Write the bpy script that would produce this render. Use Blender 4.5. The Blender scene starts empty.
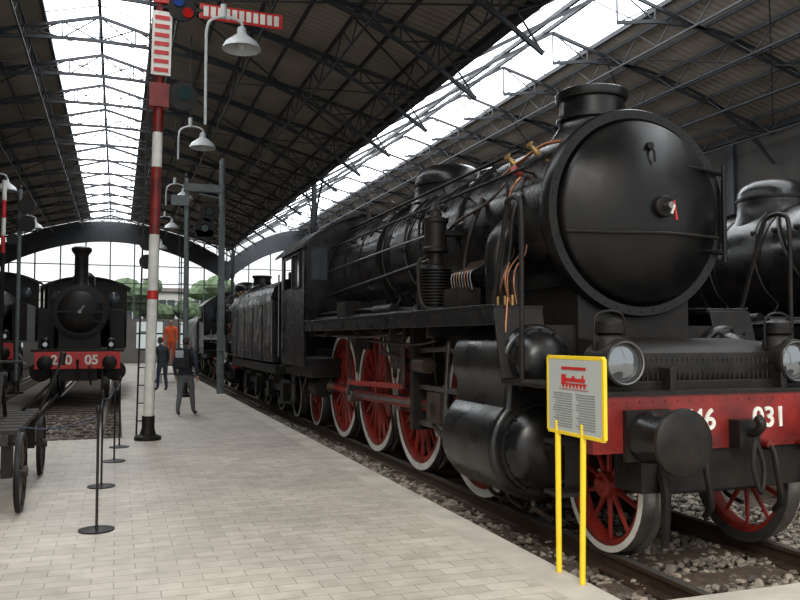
import bpy, math, random
import numpy as np
from mathutils import Vector, Matrix
random.seed(4)
scene=bpy.context.scene
pi=math.pi
# ------------------------------------------------------------------ materials
def mat(name,col,rough=0.5,metal=0.0,var=0.0,nscale=6.0,bump=0.0,bscale=40.0,col2=None,emit=0.0,spec=0.5,rvar=0.0):
    m=bpy.data.materials.new(name); m.use_nodes=True
    nt=m.node_tree; b=nt.nodes['Principled BSDF']
    b.inputs['Base Color'].default_value=(*col,1); b.inputs['Roughness'].default_value=rough
    b.inputs['Metallic'].default_value=metal; b.inputs['Specular IOR Level'].default_value=spec
    tc=nt.nodes.new('ShaderNodeTexCoord')
    if var>0 or col2:
        n=nt.nodes.new('ShaderNodeTexNoise'); n.inputs['Scale'].default_value=nscale; n.inputs['Detail'].default_value=6
        nt.links.new(tc.outputs['Object'],n.inputs['Vector'])
        r=nt.nodes.new('ShaderNodeValToRGB'); r.color_ramp.elements[0].position=0.35; r.color_ramp.elements[1].position=0.68
        c2=col2 if col2 else tuple(c*(1-var) for c in col)
        r.color_ramp.elements[0].color=(*c2,1); r.color_ramp.elements[1].color=(*col,1)
        nt.links.new(n.outputs['Fac'],r.inputs['Fac']); nt.links.new(r.outputs['Color'],b.inputs['Base Color'])
        if rvar>0:
            mr=nt.nodes.new('ShaderNodeMapRange'); mr.inputs['From Min'].default_value=.3; mr.inputs['From Max'].default_value=.7
            mr.inputs['To Min'].default_value=rough+rvar; mr.inputs['To Max'].default_value=rough-rvar*.4
            nt.links.new(n.outputs['Fac'],mr.inputs['Value']); nt.links.new(mr.outputs['Result'],b.inputs['Roughness'])
    if bump>0:
        n2=nt.nodes.new('ShaderNodeTexNoise'); n2.inputs['Scale'].default_value=bscale; n2.inputs['Detail'].default_value=4
        nt.links.new(tc.outputs['Object'],n2.inputs['Vector'])
        bp=nt.nodes.new('ShaderNodeBump'); bp.inputs['Strength'].default_value=bump; bp.inputs['Distance'].default_value=0.02
        nt.links.new(n2.outputs['Fac'],bp.inputs['Height']); nt.links.new(bp.outputs['Normal'],b.inputs['Normal'])
    return m
BLK=mat('black_paint',(0.003,0.0035,0.0045),0.25,0,0,3,0.07,16,col2=(0.010,0.009,0.008),spec=0.42,rvar=.16)
BLM=mat('black_iron',(0.006,0.006,0.0065),0.48,0,0,8,0.12,40,col2=(0.016,0.012,0.009),spec=0.25)
SMK=mat('smokebox_black',(0.003,0.0034,0.004),0.33,0,0,2.5,0.05,18,col2=(0.008,0.007,0.006),spec=0.27,rvar=.14)
RED=mat('red_paint',(0.25,0.016,0.012),0.45,0,0.6,4)
REDW=mat('red_wheel_paint',(0.36,0.030,0.020),0.45,0,0.5,5)
REDB=mat('red_bright',(0.58,0.025,0.02),0.4,0,0.25,5)
WHT=mat('white_paint',(0.78,0.76,0.69),0.5,0,0.22,5)
STL=mat('steel',(0.26,0.25,0.24),0.38,0.9,0.4,8)
RUS=mat('oiled_brown_iron',(0.055,0.036,0.026),0.5,0.3,0.5,9)
COP=mat('copper',(0.42,0.19,0.10),0.4,0.9,0.5,9)
BRS=mat('brass',(0.46,0.30,0.12),0.4,0.9,0.4,9)
GLS=mat('lamp_glass',(0.22,0.24,0.25),0.10,0.75)
WIN=mat('dark_glass',(0.05,0.06,0.07),0.08)
YEL=mat('yellow_paint',(0.85,0.60,0.02),0.4,0,0.1,5)
PANEL=mat('sign_panel',(0.42,0.44,0.41),0.4)
INK=mat('sign_print',(0.20,0.21,0.20),0.6)
TRUSS=mat('truss_iron',(0.035,0.038,0.043),0.6,0,0.3,3,spec=0.3)
ROOF=mat('roof_sheet',(0.34,0.295,0.25),0.8,0,0,0.8,0,0,col2=(0.23,0.20,0.17),spec=0.2)
WOOD=mat('sleeper_wood',(0.12,0.085,0.06),0.85,0,0.5,12,0.4,30)
DWOOD=mat('old_dark_wood',(0.035,0.028,0.023),0.8,0,0.5,12,0.3,30)
RAILM=mat('rail_rust',(0.09,0.058,0.04),0.5,0.4,0.4,10)
RAILT=mat('rail_top',(0.30,0.27,0.25),0.35,0.8)
DIRT=mat('dirt_ballast',(0.15,0.125,0.10),0.95,0,0.5,14,0.8,30,col2=(0.06,0.05,0.042))
WALLM=mat('wall_plaster',(0.24,0.22,0.20),0.9,0,0.25,1.0)
WALLD=mat('wall_dark_boards',(0.055,0.05,0.046),0.9,0,0.35,1.5)
FACADE=mat('facade_render',(0.50,0.52,0.49),0.9,0,0.15,1.0)
ENAM=mat('lamp_enamel',(0.50,0.52,0.52),0.35)
GRYP=mat('grey_pole_paint',(0.15,0.17,0.17),0.5,0,0.3,5)
LEAF=mat('foliage',(0.20,0.30,0.17),0.9,0,0.6,2.5,0.9,4)
def glow(name,col,s):
    m=bpy.data.materials.new(name); m.use_nodes=True; nt=m.node_tree; nt.nodes.clear()
    e=nt.nodes.new('ShaderNodeEmission'); e.inputs['Color'].default_value=(*col,1); e.inputs['Strength'].default_value=s
    o=nt.nodes.new('ShaderNodeOutputMaterial'); nt.links.new(e.outputs[0],o.inputs[0]); return m
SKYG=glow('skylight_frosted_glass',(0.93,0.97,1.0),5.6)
ENDG=glow('end_window_glass',(0.82,0.90,0.90),0.6)
m=bpy.data.materials.new('ballast_stone'); m.use_nodes=True; nt=m.node_tree; b=nt.nodes['Principled BSDF']; b.inputs['Roughness'].default_value=0.9
at=nt.nodes.new('ShaderNodeAttribute'); at.attribute_name='tone'
r=nt.nodes.new('ShaderNodeValToRGB'); r.color_ramp.elements[0].color=(0.06,0.05,0.04,1); r.color_ramp.elements[1].color=(0.34,0.29,0.235,1)
nt.links.new(at.outputs['Fac'],r.inputs['Fac']); nt.links.new(r.outputs['Color'],b.inputs['Base Color']); STONE=m
m=bpy.data.materials.new('paving_blocks'); m.use_nodes=True; nt=m.node_tree; b=nt.nodes['Principled BSDF']; b.inputs['Roughness'].default_value=0.55
tc=nt.nodes.new('ShaderNodeTexCoord')
br=nt.nodes.new('ShaderNodeTexBrick'); br.inputs['Scale'].default_value=1.0; br.inputs['Brick Width'].default_value=0.30; br.inputs['Row Height'].default_value=0.15
br.inputs['Mortar Size'].default_value=0.005; br.inputs['Mortar Smooth'].default_value=0.4
br.inputs['Color1'].default_value=(0.62,0.56,0.48,1); br.inputs['Color2'].default_value=(0.52,0.47,0.40,1); br.inputs['Mortar'].default_value=(0.34,0.30,0.25,1)
nt.links.new(tc.outputs['Object'],br.inputs['Vector'])
def nz(scale,p0,p1,c0):
    n=nt.nodes.new('ShaderNodeTexNoise'); n.inputs['Scale'].default_value=scale; n.inputs['Detail'].default_value=7; n.inputs['Roughness'].default_value=.6; nt.links.new(tc.outputs['Object'],n.inputs['Vector'])
    r=nt.nodes.new('ShaderNodeValToRGB'); r.color_ramp.elements[0].position=p0; r.color_ramp.elements[0].color=(*c0,1); r.color_ramp.elements[1].position=p1; r.color_ramp.elements[1].color=(1,1,1,1)
    nt.links.new(n.outputs['Fac'],r.inputs['Fac']); return r
def mul(a,b_):
    mx=nt.nodes.new('ShaderNodeMix'); mx.data_type='RGBA'; mx.blend_type='MULTIPLY'; mx.inputs[0].default_value=1
    nt.links.new(a,mx.inputs[6]); nt.links.new(b_,mx.inputs[7]); return mx.outputs[2]
o1=mul(br.outputs['Color'],nz(.5,.3,.65,(.68,.68,.70)).outputs['Color']); o2=mul(o1,nz(5,.3,.6,(.80,.79,.77)).outputs['Color'])
nt.links.new(o2,b.inputs['Base Color'])
bp=nt.nodes.new('ShaderNodeBump'); bp.inputs['Strength'].default_value=0.25; bp.inputs['Distance'].default_value=0.01; bp.invert=True
nt.links.new(br.outputs['Fac'],bp.inputs['Height']); nt.links.new(bp.outputs['Normal'],b.inputs['Normal']); PAVE=m
KERB=mat('kerb_stone',(0.56,0.51,0.44),0.7,0,0.3,2.0,0.1,20)

# ------------------------------------------------------------------ geometry
class G:
    def __init__(s): s.v=[]; s.f=[]; s.m=[]; s.mats=[]
    def mi(s,mt):
        if mt not in s.mats: s.mats.append(mt)
        return s.mats.index(mt)
    def add(s,vs,fs,mt):
        o=len(s.v); s.v.extend([tuple(v) for v in vs]); i=s.mi(mt)
        for f in fs: s.f.append(tuple(a+o for a in f)); s.m.append(i)
    def box(s,c,d,mt,rot=None):
        hx,hy,hz=d[0]/2,d[1]/2,d[2]/2
        P=[Vector((x,y,z)) for x in(-hx,hx) for y in(-hy,hy) for z in(-hz,hz)]
        if rot: P=[rot@p for p in P]
        c=Vector(c); P=[p+c for p in P]
        s.add(P,[(0,1,3,2),(4,6,7,5),(0,4,5,1),(2,3,7,6),(0,2,6,4),(1,5,7,3)],mt)
    def bb(s,x0,x1,y0,y1,z0,z1,mt): s.box(((x0+x1)/2,(y0+y1)/2,(z0+z1)/2),(abs(x1-x0),y1-y0,z1-z0),mt)
    def bar(s,a,b,w,mt,h=None):
        a=Vector(a);b=Vector(b);d=b-a;L=d.length
        if L<1e-6:return
        q=d.to_track_quat('Y','Z').to_matrix()
        s.box((a+b)/2,(w,L,h or w),mt,q)
    def lathe(s,prof,org,axis,mt,seg=32,closed=False):
        ax=Vector(axis).normalized(); u=ax.orthogonal().normalized(); w=ax.cross(u); org=Vector(org)
        vs=[];fs=[];n=len(prof)
        for i in range(seg):
            a=2*pi*i/seg; rd=u*math.cos(a)+w*math.sin(a)
            for (r,t) in prof: vs.append(org+ax*t+rd*r)
        m=n if closed else n-1
        for i in range(seg):
            j=(i+1)%seg
            for k in range(m):
                k2=(k+1)%n
                fs.append((i*n+k,i*n+k2,j*n+k2,j*n+k))
        s.add(vs,fs,mt)
    def cyl(s,a,b,r,mt,r2=None,seg=16):
        a=Vector(a);b=Vector(b);L=(b-a).length
        r2=r if r2 is None else r2
        s.lathe([(0.0005,0),(r,0),(r2,L),(0.0005,L)],a,b-a,mt,seg)
    def tube(s,pts,r,mt,seg=8,smooth=True,rad=None):
        P=[Vector(p) for p in pts]
        R=rad or [r]*len(P)
        if smooth and len(P)>2:
            Q=[];RR=[]
            for i in range(len(P)-1):
                p0=P[max(i-1,0)];p1=P[i];p2=P[i+1];p3=P[min(i+2,len(P)-1)]
                for k in range(5):
                    t=k/5; Q.append(0.5*((2*p1)+(p2-p0)*t+(2*p0-5*p1+4*p2-p3)*t*t+(3*p1-p0-3*p2+p3)*t**3)); RR.append(R[i]*(1-t)+R[i+1]*t)
            Q.append(P[-1]); RR.append(R[-1]); P=Q; R=RR
        n=len(P); vs=[];fs=[]
        t0=(P[1]-P[0]).normalized(); u=t0.orthogonal().normalized()
        for i in range(n):
            t=(P[min(i+1,n-1)]-P[max(i-1,0)]).normalized()
            u=(u-t*u.dot(t)); u=u.normalized() if u.length>1e-5 else t.orthogonal().normalized()
            w=t.cross(u)
            for k in range(seg):
                a=2*pi*k/seg; vs.append(P[i]+(u*math.cos(a)+w*math.sin(a))*R[i])
        for i in range(n-1):
            for k in range(seg):
                k2=(k+1)%seg; fs.append((i*seg+k,i*seg+k2,(i+1)*seg+k2,(i+1)*seg+k))
        fs.append(tuple(range(seg))); fs.append(tuple((n-1)*seg+k for k in range(seg)))
        s.add(vs,fs,mt)
    def ext(s,poly,vec,mt):
        n=len(poly); P=[Vector(p) for p in poly]; v=Vector(vec)
        fs=[tuple(range(n)),tuple(range(2*n-1,n-1,-1))]
        for i in range(n): j=(i+1)%n; fs.append((i,j,n+j,n+i))
        s.add(P+[p+v for p in P],fs,mt)
    def ell(s,c,r,mt,seg=16,rings=10,fn=None):
        vs=[];fs=[];c=Vector(c)
        for i in range(rings+1):
            th=pi*i/rings
            for k in range(seg):
                a=2*pi*k/seg; p=Vector((math.sin(th)*math.cos(a),math.sin(th)*math.sin(a),math.cos(th)))
                p=Vector((p.x*r[0],p.y*r[1],p.z*r[2]))
                if fn: p=fn(p)
                vs.append(c+p)
        for i in range(rings):
            for k in range(seg):
                k2=(k+1)%seg; fs.append((i*seg+k,(i+1)*seg+k,(i+1)*seg+k2,i*seg+k2))
        s.add(vs,fs,mt)
    def obj(s,name,parent=None,bevel=0,smooth=True,fix=True):
        me=bpy.data.meshes.new(name); me.from_pydata(s.v,[],s.f)
        for mt in s.mats: me.materials.append(mt)
        me.polygons.foreach_set('material_index',s.m); me.update()
        if fix:
            import bmesh
            bm=bmesh.new(); bm.from_mesh(me); bmesh.ops.remove_doubles(bm,verts=bm.verts,dist=1e-5); bmesh.ops.recalc_face_normals(bm,faces=bm.faces); bm.to_mesh(me); bm.free()
        if smooth:
            me.shade_smooth(); me.set_sharp_from_angle(angle=math.radians(38))
        ob=bpy.data.objects.new(name,me); scene.collection.objects.link(ob)
        if parent: ob.parent=parent
        if bevel:
            md=ob.modifiers.new('bevel','BEVEL'); md.width=bevel; md.segments=3; md.limit_method='ANGLE'; md.angle_limit=math.radians(50)
        return ob
def empty(name,loc=(0,0,0)):
    e=bpy.data.objects.new(name,None); e.empty_display_size=0.3; e.location=loc; scene.collection.objects.link(e); return e
def text(name,body,loc,size,mt,parent,ext=0.006,rot=(pi/2,0,0),off=0.0):
    cu=bpy.data.curves.new(name,'FONT'); cu.body=body; cu.size=size; cu.extrude=ext; cu.offset=off; cu.align_x='CENTER'; cu.align_y='CENTER'
    cu.materials.append(mt); o=bpy.data.objects.new(name,cu); o.location=loc; o.rotation_euler=rot; scene.collection.objects.link(o); o.parent=parent; return o
def dup(root,loc,scale=1.0,skip=()):
    e=bpy.data.objects.new(root.name.split('.')[0],None); scene.collection.objects.link(e); e.location=loc; e.scale=(scale,)*3
    for c in root.children:
        if any(c.name.startswith(k) for k in skip): continue
        d=c.copy(); scene.collection.objects.link(d); d.parent=e
    return e

# ------------------------------------------------------------------ wheels
def wheel(g,x,y,z,R,s,nsp,mrim=REDW,msp=REDW,mtyre=WHT,cw=True,crank=None,th=0.07):
    ax=(s,0,0); c=(x,y,z)
    g.lathe([(R*0.90,th),(R*0.995,th),(R,th-.01),(R,-th+.02),(R+.028,-th+.01),(R+.028,-th-.03),(R*0.90,-th-.03)],c,ax,STL,48,closed=True)
    g.lathe([(R*0.90,th+.001),(R*0.90,th+.006),(R*0.992,th+.006),(R*0.992,th+.001)],c,ax,mtyre,48,closed=True)
    g.lathe([(R*0.81,th-.02),(R*0.90,th-.02),(R*0.90,-th),(R*0.81,-th)],c,ax,mrim,48,closed=True)
    g.lathe([(0.0005,th+.05),(R*.10,th+.05),(R*.11,th+.02),(R*.19,th+.01),(R*.20,-th),(0.0005,-th)],c,ax,msp,24)
    for i in range(nsp):
        a=2*pi*(i+.5)/nsp
        d=Vector((0,math.cos(a),math.sin(a)))
        g.tube([Vector(c)+d*R*.17,Vector(c)+d*R*.5,Vector(c)+d*R*.83],0,msp,6,False,[R*.048,R*.038,R*.030])
    if cw:
        a0=(crank or 0)+pi; n=10; poly=[]
        for i in range(n+1):
            a=a0-0.62+1.24*i/n; poly.append((x+s*(th-.03),y+math.cos(a)*R*.82,z+math.sin(a)*R*.82))
        for i in range(n+1):
            a=a0+0.62-1.24*i/n; q=R*.50+R*.06*abs(i-n/2)/(n/2)*2; poly.append((x+s*(th-.03),y+math.cos(a)*q,z+math.sin(a)*q))
        g.ext(poly,(s*.045,0,0),msp)
    if crank is not None:
        cy,cz=y+math.cos(crank)*.33,z+math.sin(crank)*.33
        g.cyl((x,cy,cz),(x+s*(th+.04),cy,cz),.13,msp,seg=16)

# ------------------------------------------------------------------ main locomotive
TX=4.65; ZR=-0.08
L=empty('steam_locomotive',(TX,0,ZR))
BZ=2.97
g=G()  # boiler
g.lathe([(.90,6.50),(.93,6.50),(.93,8.55),(.90,8.57),(.90,11.6),(.95,11.62),(.95,14.35),(.0005,14.35)],(0,0,BZ),(0,1,0),BLK,64)
for yy in (9.4,10.3,11.2):
    g.lathe([(.895,yy),(.912,yy),(.912,yy+.07),(.895,yy+.07)],(0,0,BZ),(0,1,0),BLM,64)
for yy in (8.5,11.58,12.5,13.4,14.2):
    g.lathe([(.90,yy),(.965,yy),(.965,yy+.06),(.90,yy+.06)],(0,0,BZ),(0,1,0),BLM,64)
g.obj('boiler',L)
g=G()  # smokebox front
g.lathe([(.90,6.52),(.985,6.52),(.995,6.50),(.995,6.38),(.98,6.35),(.90,6.35),(.875,6.37),(.868,6.385)],(0,0,BZ),(0,1,0),SMK,72)
g.lathe([(.868,6.40),(.868,6.32),(.855,6.30),(.83,6.285),(.76,6.235),(.66,6.175),(.54,6.12),(.40,6.07),(.26,6.035),(.12,6.02),(.0005,6.018)],(0,0,BZ),(0,1,0),SMK,80)
for i in range(44):
    a=2*pi*i/44; g.ell((math.cos(a)*.942,6.35,BZ+math.sin(a)*.942),(.011,.008,.011),SMK,8,4)
g.lathe([(.09,5.96),(.10,5.97),(.10,6.06)],(0,0,BZ),(0,1,0),BLM,20); g.lathe([(.0005,5.965),(.09,5.96)],(0,0,BZ),(0,1,0),BLM,20)
g.cyl((0,5.89,BZ),(0,6.0,BZ),.03,STL)
g.bar((0.03,5.90,BZ+.04),(0.06,5.90,BZ-.13),.018,REDB,.018); g.bar((0.03,5.89,BZ+.0),(0.0,5.89,BZ-.08),.016,WHT,.018)
g.bar((0,5.92,BZ+.02),(.10,5.92,BZ+.09),.022,BLM)
g.tube([(-.84,6.28,BZ-.22),(-.5,6.09,BZ-.24),(0,5.99,BZ-.24),(.5,6.09,BZ-.24),(.84,6.28,BZ-.22)],.017,BLM)
for zz in (-.36,.42):
    g.tube([(.38,6.10+abs(zz)*.12,BZ+zz),(.65,6.22,BZ+zz),(.95,6.33,BZ+zz)],.022,SMK)
g.cyl((.95,6.31,BZ-.45),(.95,6.31,BZ+.5),.025,SMK)
g.cyl((-.05,6.17,BZ+.58),(-.05,6.10,BZ+.58),.035,SMK)
g.tube([(-.05,6.12,BZ+.56),(-.05,6.06,BZ+.52),(-.05,6.05,BZ+.42)],.012,BLM)
g.obj('smokebox_door',L)
g=G() # chimney
cy=7.15
g.lathe([(.52,-.30),(.46,-.16),(.38,-.05),(.335,.03),(.33,.06),(.365,.07),(.365,.11),(.33,.12),(.325,.28),(.36,.29),(.375,.32),(.375,.37),(.35,.385),(.29,.385),(.28,.0)],(0,cy,3.96),(0,0,1),BLK,40)
g.obj('chimney',L)
g=G() # dome
g.lathe([(.66,-.35),(.60,-.22),(.54,-.1),(.52,.05),(.52,.24),(.47,.34),(.36,.41),(.18,.45),(.0005,.46)],(0,10.95,3.90),(0,0,1),BLK,40)
g.lathe([(.525,.12),(.54,.12),(.54,.16),(.525,.16)],(0,10.95,3.9),(0,0,1),BLM,40,closed=True)
g.lathe([(.40,-.3),(.36,-.1),(.34,.02),(.2,.08),(.0005,.09)],(0,9.2,3.88),(0,0,1),BLK,30)
for xx in(-.18,.18):
    g.lathe([(.10,-.1),(.10,.15),(.07,.18),(.08,.3),(.03,.34),(.0005,.34)],(xx,13.2,3.85),(0,0,1),RUS,16)
g.lathe([(.05,-.1),(.03,.1),(.055,.12),(.055,.3),(.0005,.33)],(-.35,13.9,3.8),(0,0,1),RUS,14)
for s in(-1,1):
    for yy,y2 in((10.35,9.3),(11.5,11.2),(10.6,10.2)):
        pts=[]
        for k in range(7):
            a=math.radians(60-k*17); t=k/6
            pts.append((s*.93*math.cos(a),yy+(y2-yy)*t,BZ+.93*math.sin(a)))
        pts.append((s*1.0,y2,2.1)); g.tube(pts,.02,BLM,6)
g.obj('domes_and_valves',L)
# running board + saddle + frame
g=G()
FP=1.42
for s in(-1,1):
    g.bb(s*.93,s*1.45,6.55,14.3,2.03,2.08,BLM)
    g.bb(s*1.42,s*1.45,6.55,14.3,1.90,2.09,BLK)
    g.bb(s*.5,s*1.40,5.35,6.5,FP-.05,FP,BLM)
    g.bar((s*1.2,6.55,2.05),(s*1.2,6.38,FP),.5,BLM,.03)
    for yy in (8.3,9.6,11.2,12.9,14.1): g.bb(s*.6,s*1.4,yy,yy+.05,1.80,2.03,BLM)
g.bb(-1.35,1.35,5.30,5.40,FP-.08,FP+.02,BLM)
poly=[(-.75,5.38,FP-.03),(-.75,5.34,FP+.12),(-.75,5.37,FP+.24),(-.75,5.45,FP+.30),(-.75,6.25,FP+.36),(-.75,6.25,FP-.03)]
g.ext(poly,(1.7,0,0),BLM)
for i in range(34): g.bb(-.74+i*.05,-.725+i*.05,5.345,5.36,FP+.0,FP+.2,BLM)
g.bb(-.62,.62,6.45,8.2,1.3,2.35,BLM)
g.bb(-.75,.75,11.7,14.2,1.9,2.9,BLM)
for s in(-1,1): g.bb(s*.52,s*.58,5.2,17.0,.75,1.55,BLM)
g.bb(-.5,.5,8.3,14.2,1.5,1.95,BLM)
for yy in(6.8,9.2,11.2,13.2,15.2): g.bb(-.55,.55,yy,yy+.1,.5,1.4,BLM)
for s in(-1,1):
    for yy in(8.25,10.2,12.1,14.05):
        for k in range(5): g.bb(s*.60,s*.68,yy-.55+k*.09,yy+.55-k*.09,1.60+k*.022,1.618+k*.022,RUS)
        g.bb(s*.59,s*.70,yy-.06,yy+.06,1.56,1.75,RUS)
g.obj('frame_and_running_board',L,bevel=.008)
CR=-0.15
DY=[8.25,10.2,12.1,14.05]
for s,nm in((-1,'left'),(1,'right')):
    g=G()
    for y in DY: wheel(g,s*.72,y,.94,.94,s,18,crank=CR)
    wheel(g,s*.72,5.83,.55,.55,s,10,cw=False)
    wheel(g,s*.72,16.1,.55,.55,s,10,cw=False)
    g.obj('wheels_'+nm,L)
g=G()
for y in DY+[5.83,16.1]:
    z=.94 if y in DY else .55; g.cyl((-.7,y,z),(.7,y,z),.09,BLM)
g.bb(-.6,.6,5.5,6.15,.5,.9,BLM)
g.bb(-.5,.5,15.6,16.6,.4,.9,BLM)
g.obj('axles',L)
for s,nm in((-1,'left'),(1,'right')):
    g=G(); pz=.94+math.sin(CR)*.33; pdy=math.cos(CR)*.33
    pins=[y+pdy for y in DY]
    xr=s*.90
    for a,b in zip(pins[:-1],pins[1:]): g.bar((xr,a,pz),(xr,b,pz),.05,RED,.12); g.bar((xr+s*.03,a+.2,pz),(xr+s*.03,b-.2,pz),.012,REDB,.04)
    for p in pins:
        g.cyl((s*.80,p,pz),(s*.97,p,pz),.11,STL,seg=20); g.cyl((s*.97,p,pz),(s*1.0,p,pz),.06,BRS)
    xc=s*1.05
    g.bar((xc,8.75,.96),(xc,pins[2],pz),.06,RED,.13); g.bar((xc+s*.035,9.0,.96),(xc+s*.035,pins[2]-.25,pz),.012,STL,.05)
    g.cyl((s*.95,pins[2],pz),(s*1.14,pins[2],pz),.13,STL,seg=20)
    g.cyl((s*1.0,8.75,.96),(s*1.16,8.75,.96),.10,STL,seg=20)
    g.bb(s*.98,s*1.16,8.55,8.95,.78,1.14,RUS)
    g.cyl((s*1.08,7.4,.92),(s*1.08,8.6,.94),.045,STL)
    for zz in(.74,1.18): g.bb(s*1.02,s*1.12,7.5,9.35,zz-.03,zz+.03,STL)
    g.bb(s*.6,s*1.2,9.3,9.42,.65,2.03,BLM)
    for d in(-.05,.05): g.tube([(s*1.1,9.98+d,1.12),(s*1.1,9.92+d,1.45),(s*1.1,9.98+d,1.82)],.028,RUS)
    g.cyl((s*.9,9.95,1.47),(s*1.2,9.95,1.47),.06,STL)
    g.bb(s*1.16,s*1.2,9.75,10.2,1.38,2.03,RUS)
    g.bar((s*1.1,9.98,1.14),(s*1.18,pins[2]-.15,.88+.2),.035,REDW,.07)
    g.bar((s*1.16,pins[2],pz),(s*1.16,pins[2]-.15,pz+.24),.05,STL,.08)
    g.bar((s*1.1,9.95,1.6),(s*1.1,8.35,1.66),.035,STL,.06)
    g.bar((s*1.12,8.35,1.75),(s*1.12,8.5,.62),.035,STL,.06)
    g.bar((s*1.12,8.5,.64),(s*1.12,8.85,.76),.03,RUS,.05)
    g.cyl((s*1.08,7.4,1.62),(s*1.08,8.4,1.64),.03,STL)
    g.bar((s*1.2,9.9,1.82),(s*1.2,12.8,1.96),.03,RUS,.05)
    g.bar((s*1.22,9.6,1.25),(s*1.22,9.6,2.0),.03,RUS,.08); g.bar((s*1.22,10.5,1.55),(s*1.22,10.5,2.0),.03,RUS,.08); g.bar((s*1.22,9.6,1.5),(s*1.22,10.5,1.6),.025,RUS,.05)
    g.tube([(s*1.3,9.4,1.85),(s*1.32,11,1.80),(s*1.3,14.2,1.84)],.022,RUS); g.tube([(s*1.3,8.3,1.75),(s*1.25,9.2,1.7),(s*1.3,10.8,1.74)],.018,BLM)
    g.cyl((s*1.15,8.9,1.45),(s*1.15,9.25,1.45),.10,RUS); g.cyl((s*1.22,8.6,1.78),(s*1.22,8.6,2.0),.07,RUS)
    for y in DY:
        g.tube([(s*.72,y-1.0,1.3),(s*.72,y-.99,.94),(s*.72,y-.96,.5)],.04,RUS)
        g.tube([(s*.95,y-.9,2.0),(s*.92,y-.95,1.3),(s*.80,y-.85,.5),(s*.75,y-.65,.18)],.018,RUS,6)
    g.bar((s*.62,7.6,.42),(s*.62,15.2,.42),.04,RUS,.06)
    for y in (9.2,11.15,13.1): g.bb(s*.6,s*.8,y-.1,y+.1,1.2,1.9,RUS)
    g.cyl((s*1.0,14.6,.85),(s*1.0,15.2,.85),.18,BLM); g.tube([(s*1.2,15.0,1.25),(s*1.28,15.1,.8),(s*1.2,15.6,.5)],.025,RUS)
    g.obj('rods_and_valve_gear_'+nm,L,bevel=.006)
# cylinders
for s,nm in((-1,'left'),(1,'right')):
    cx=s*1.07
    g=G(); poly=[]
    r1,z1,r2,z2=.48,.80,.36,1.55
    for i in range(33):
        a=math.radians(132)+math.radians(276)*i/32
        poly.append((cx+r1*math.cos(a),6.42,z1+r1*math.sin(a)))
    for i in range(25):
        a=math.radians(-32)+math.radians(244)*i/24
        poly.append((cx+r2*math.cos(a),6.42,z2+r2*math.sin(a)))
    g.ext(poly,(0,1.15,0),BLK)
    g.obj('cylinder_casing_'+nm,L,bevel=.05)
    g=G()
    g.lathe([(.0005,-.20),(.16,-.19),(.28,-.15),(.35,-.08),(.37,0),(.40,.0),(.40,.1)],(cx,6.36,.80),(0,1,0),BLK,48)
    g.lathe([(.40,0),(.40,.1),(.2,.12),(.0005,.13)],(cx,7.52,.80),(0,1,0),BLK,48)
    g.lathe([(.0005,-.16),(.12,-.15),(.20,-.11),(.26,-.03),(.27,0),(.30,0),(.30,.1)],(cx,6.36,1.57),(0,1,0),BLK,40)
    g.lathe([(.28,0),(.28,.12),(.1,.14),(.0005,.15)],(cx,7.52,1.57),(0,1,0),BLK,40)
    g.bb(s*.5,s*1.1,6.5,7.5,.7,1.9,BLM)
    g.cyl((cx,6.10,1.57),(cx,6.24,1.57),.06,BLM); g.cyl((cx,6.08,.8),(cx,6.2,.8),.08,BLM)
    for i in range(16):
        a=2*pi*i/16
        g.cyl((cx+math.cos(a)*.385,6.335,.8+math.sin(a)*.385),(cx+math.cos(a)*.385,6.40,.8+math.sin(a)*.385),.014,BLM,seg=6)
    for i in range(12):
        a=2*pi*i/12
        g.cyl((cx+math.cos(a)*.285,6.335,1.57+math.sin(a)*.285),(cx+math.cos(a)*.285,6.40,1.57+math.sin(a)*.285),.012,BLM,seg=6)
    for yy in(6.5,7.0,7.4):
        g.tube([(cx,yy,.36),(cx,yy,.25),(cx-s*.02,yy-.25,.2)],.022,RUS)
    g.tube([(s*.72,7.3,2.95),(s*.98,7.3,2.75),(s*1.0,7.3,2.3),(s*1.0,7.25,1.85)],.15,BLK,14)
    g.obj('cylinder_covers_'+nm,L)
# buffer beam
g=G()
g.bb(-1.34,1.34,5.12,5.22,.92,1.345,RED)
g.bb(-1.36,1.36,5.10,5.32,1.345,1.375,BLM)
for i in range(23):
    for zz in(.96,1.30): g.ell((-1.27+i*.1155,5.12,zz),(.012,.010,.012),RED,8,4)
for s in(-1,1):
    bx=s*.88
    g.bb(bx-.20,bx+.20,5.07,5.12,.86,1.24,BLM)
    g.lathe([(.20,5.08),(.19,5.0),(.17,4.97),(.165,4.78),(.10,4.77),(.09,4.70)],(bx,0,1.04),(0,1,0),BLK,28)
    g.lathe([(.0005,4.635),(.12,4.64),(.21,4.655),(.24,4.675),(.245,4.70),(.12,4.73),(.08,4.75)],(bx,0,1.04),(0,1,0),BLM,36)
g.bb(-.10,.10,5.0,5.12,.92,1.14,BLM)
g.tube([(0,5.1,1.05),(0,4.95,1.05),(0,4.88,1.12),(0,4.92,1.17)],.035,BLM)
g.tube([(0,4.95,1.0),(.05,4.92,.8),(0,4.90,.6),(-.05,4.92,.8),(0,4.95,1.0)],.02,BLM)
for xx in(-.45,.22,.60):
    g.tube([(xx,5.1,.92),(xx,5.0,.90),(xx,4.96,.75),(xx+.05,4.98,.52),(xx+.08,5.08,.42)],.026,BLM)
    g.cyl((xx,5.12,.94),(xx,5.02,.94),.035,RED)
g.bb(-.9,.9,5.15,5.5,.60,.92,BLM)
for s in(-1,1): g.tube([(s*.72,5.2,.85),(s*.72,5.1,.6),(s*.72,5.12,.2)],.03,BLM,rad=[.05,.04,.03])
g.obj('buffer_beam',L,bevel=.006)
text('number_text_1','746',(-.40,5.113,1.14),.225,WHT,L,off=.004)
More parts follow.
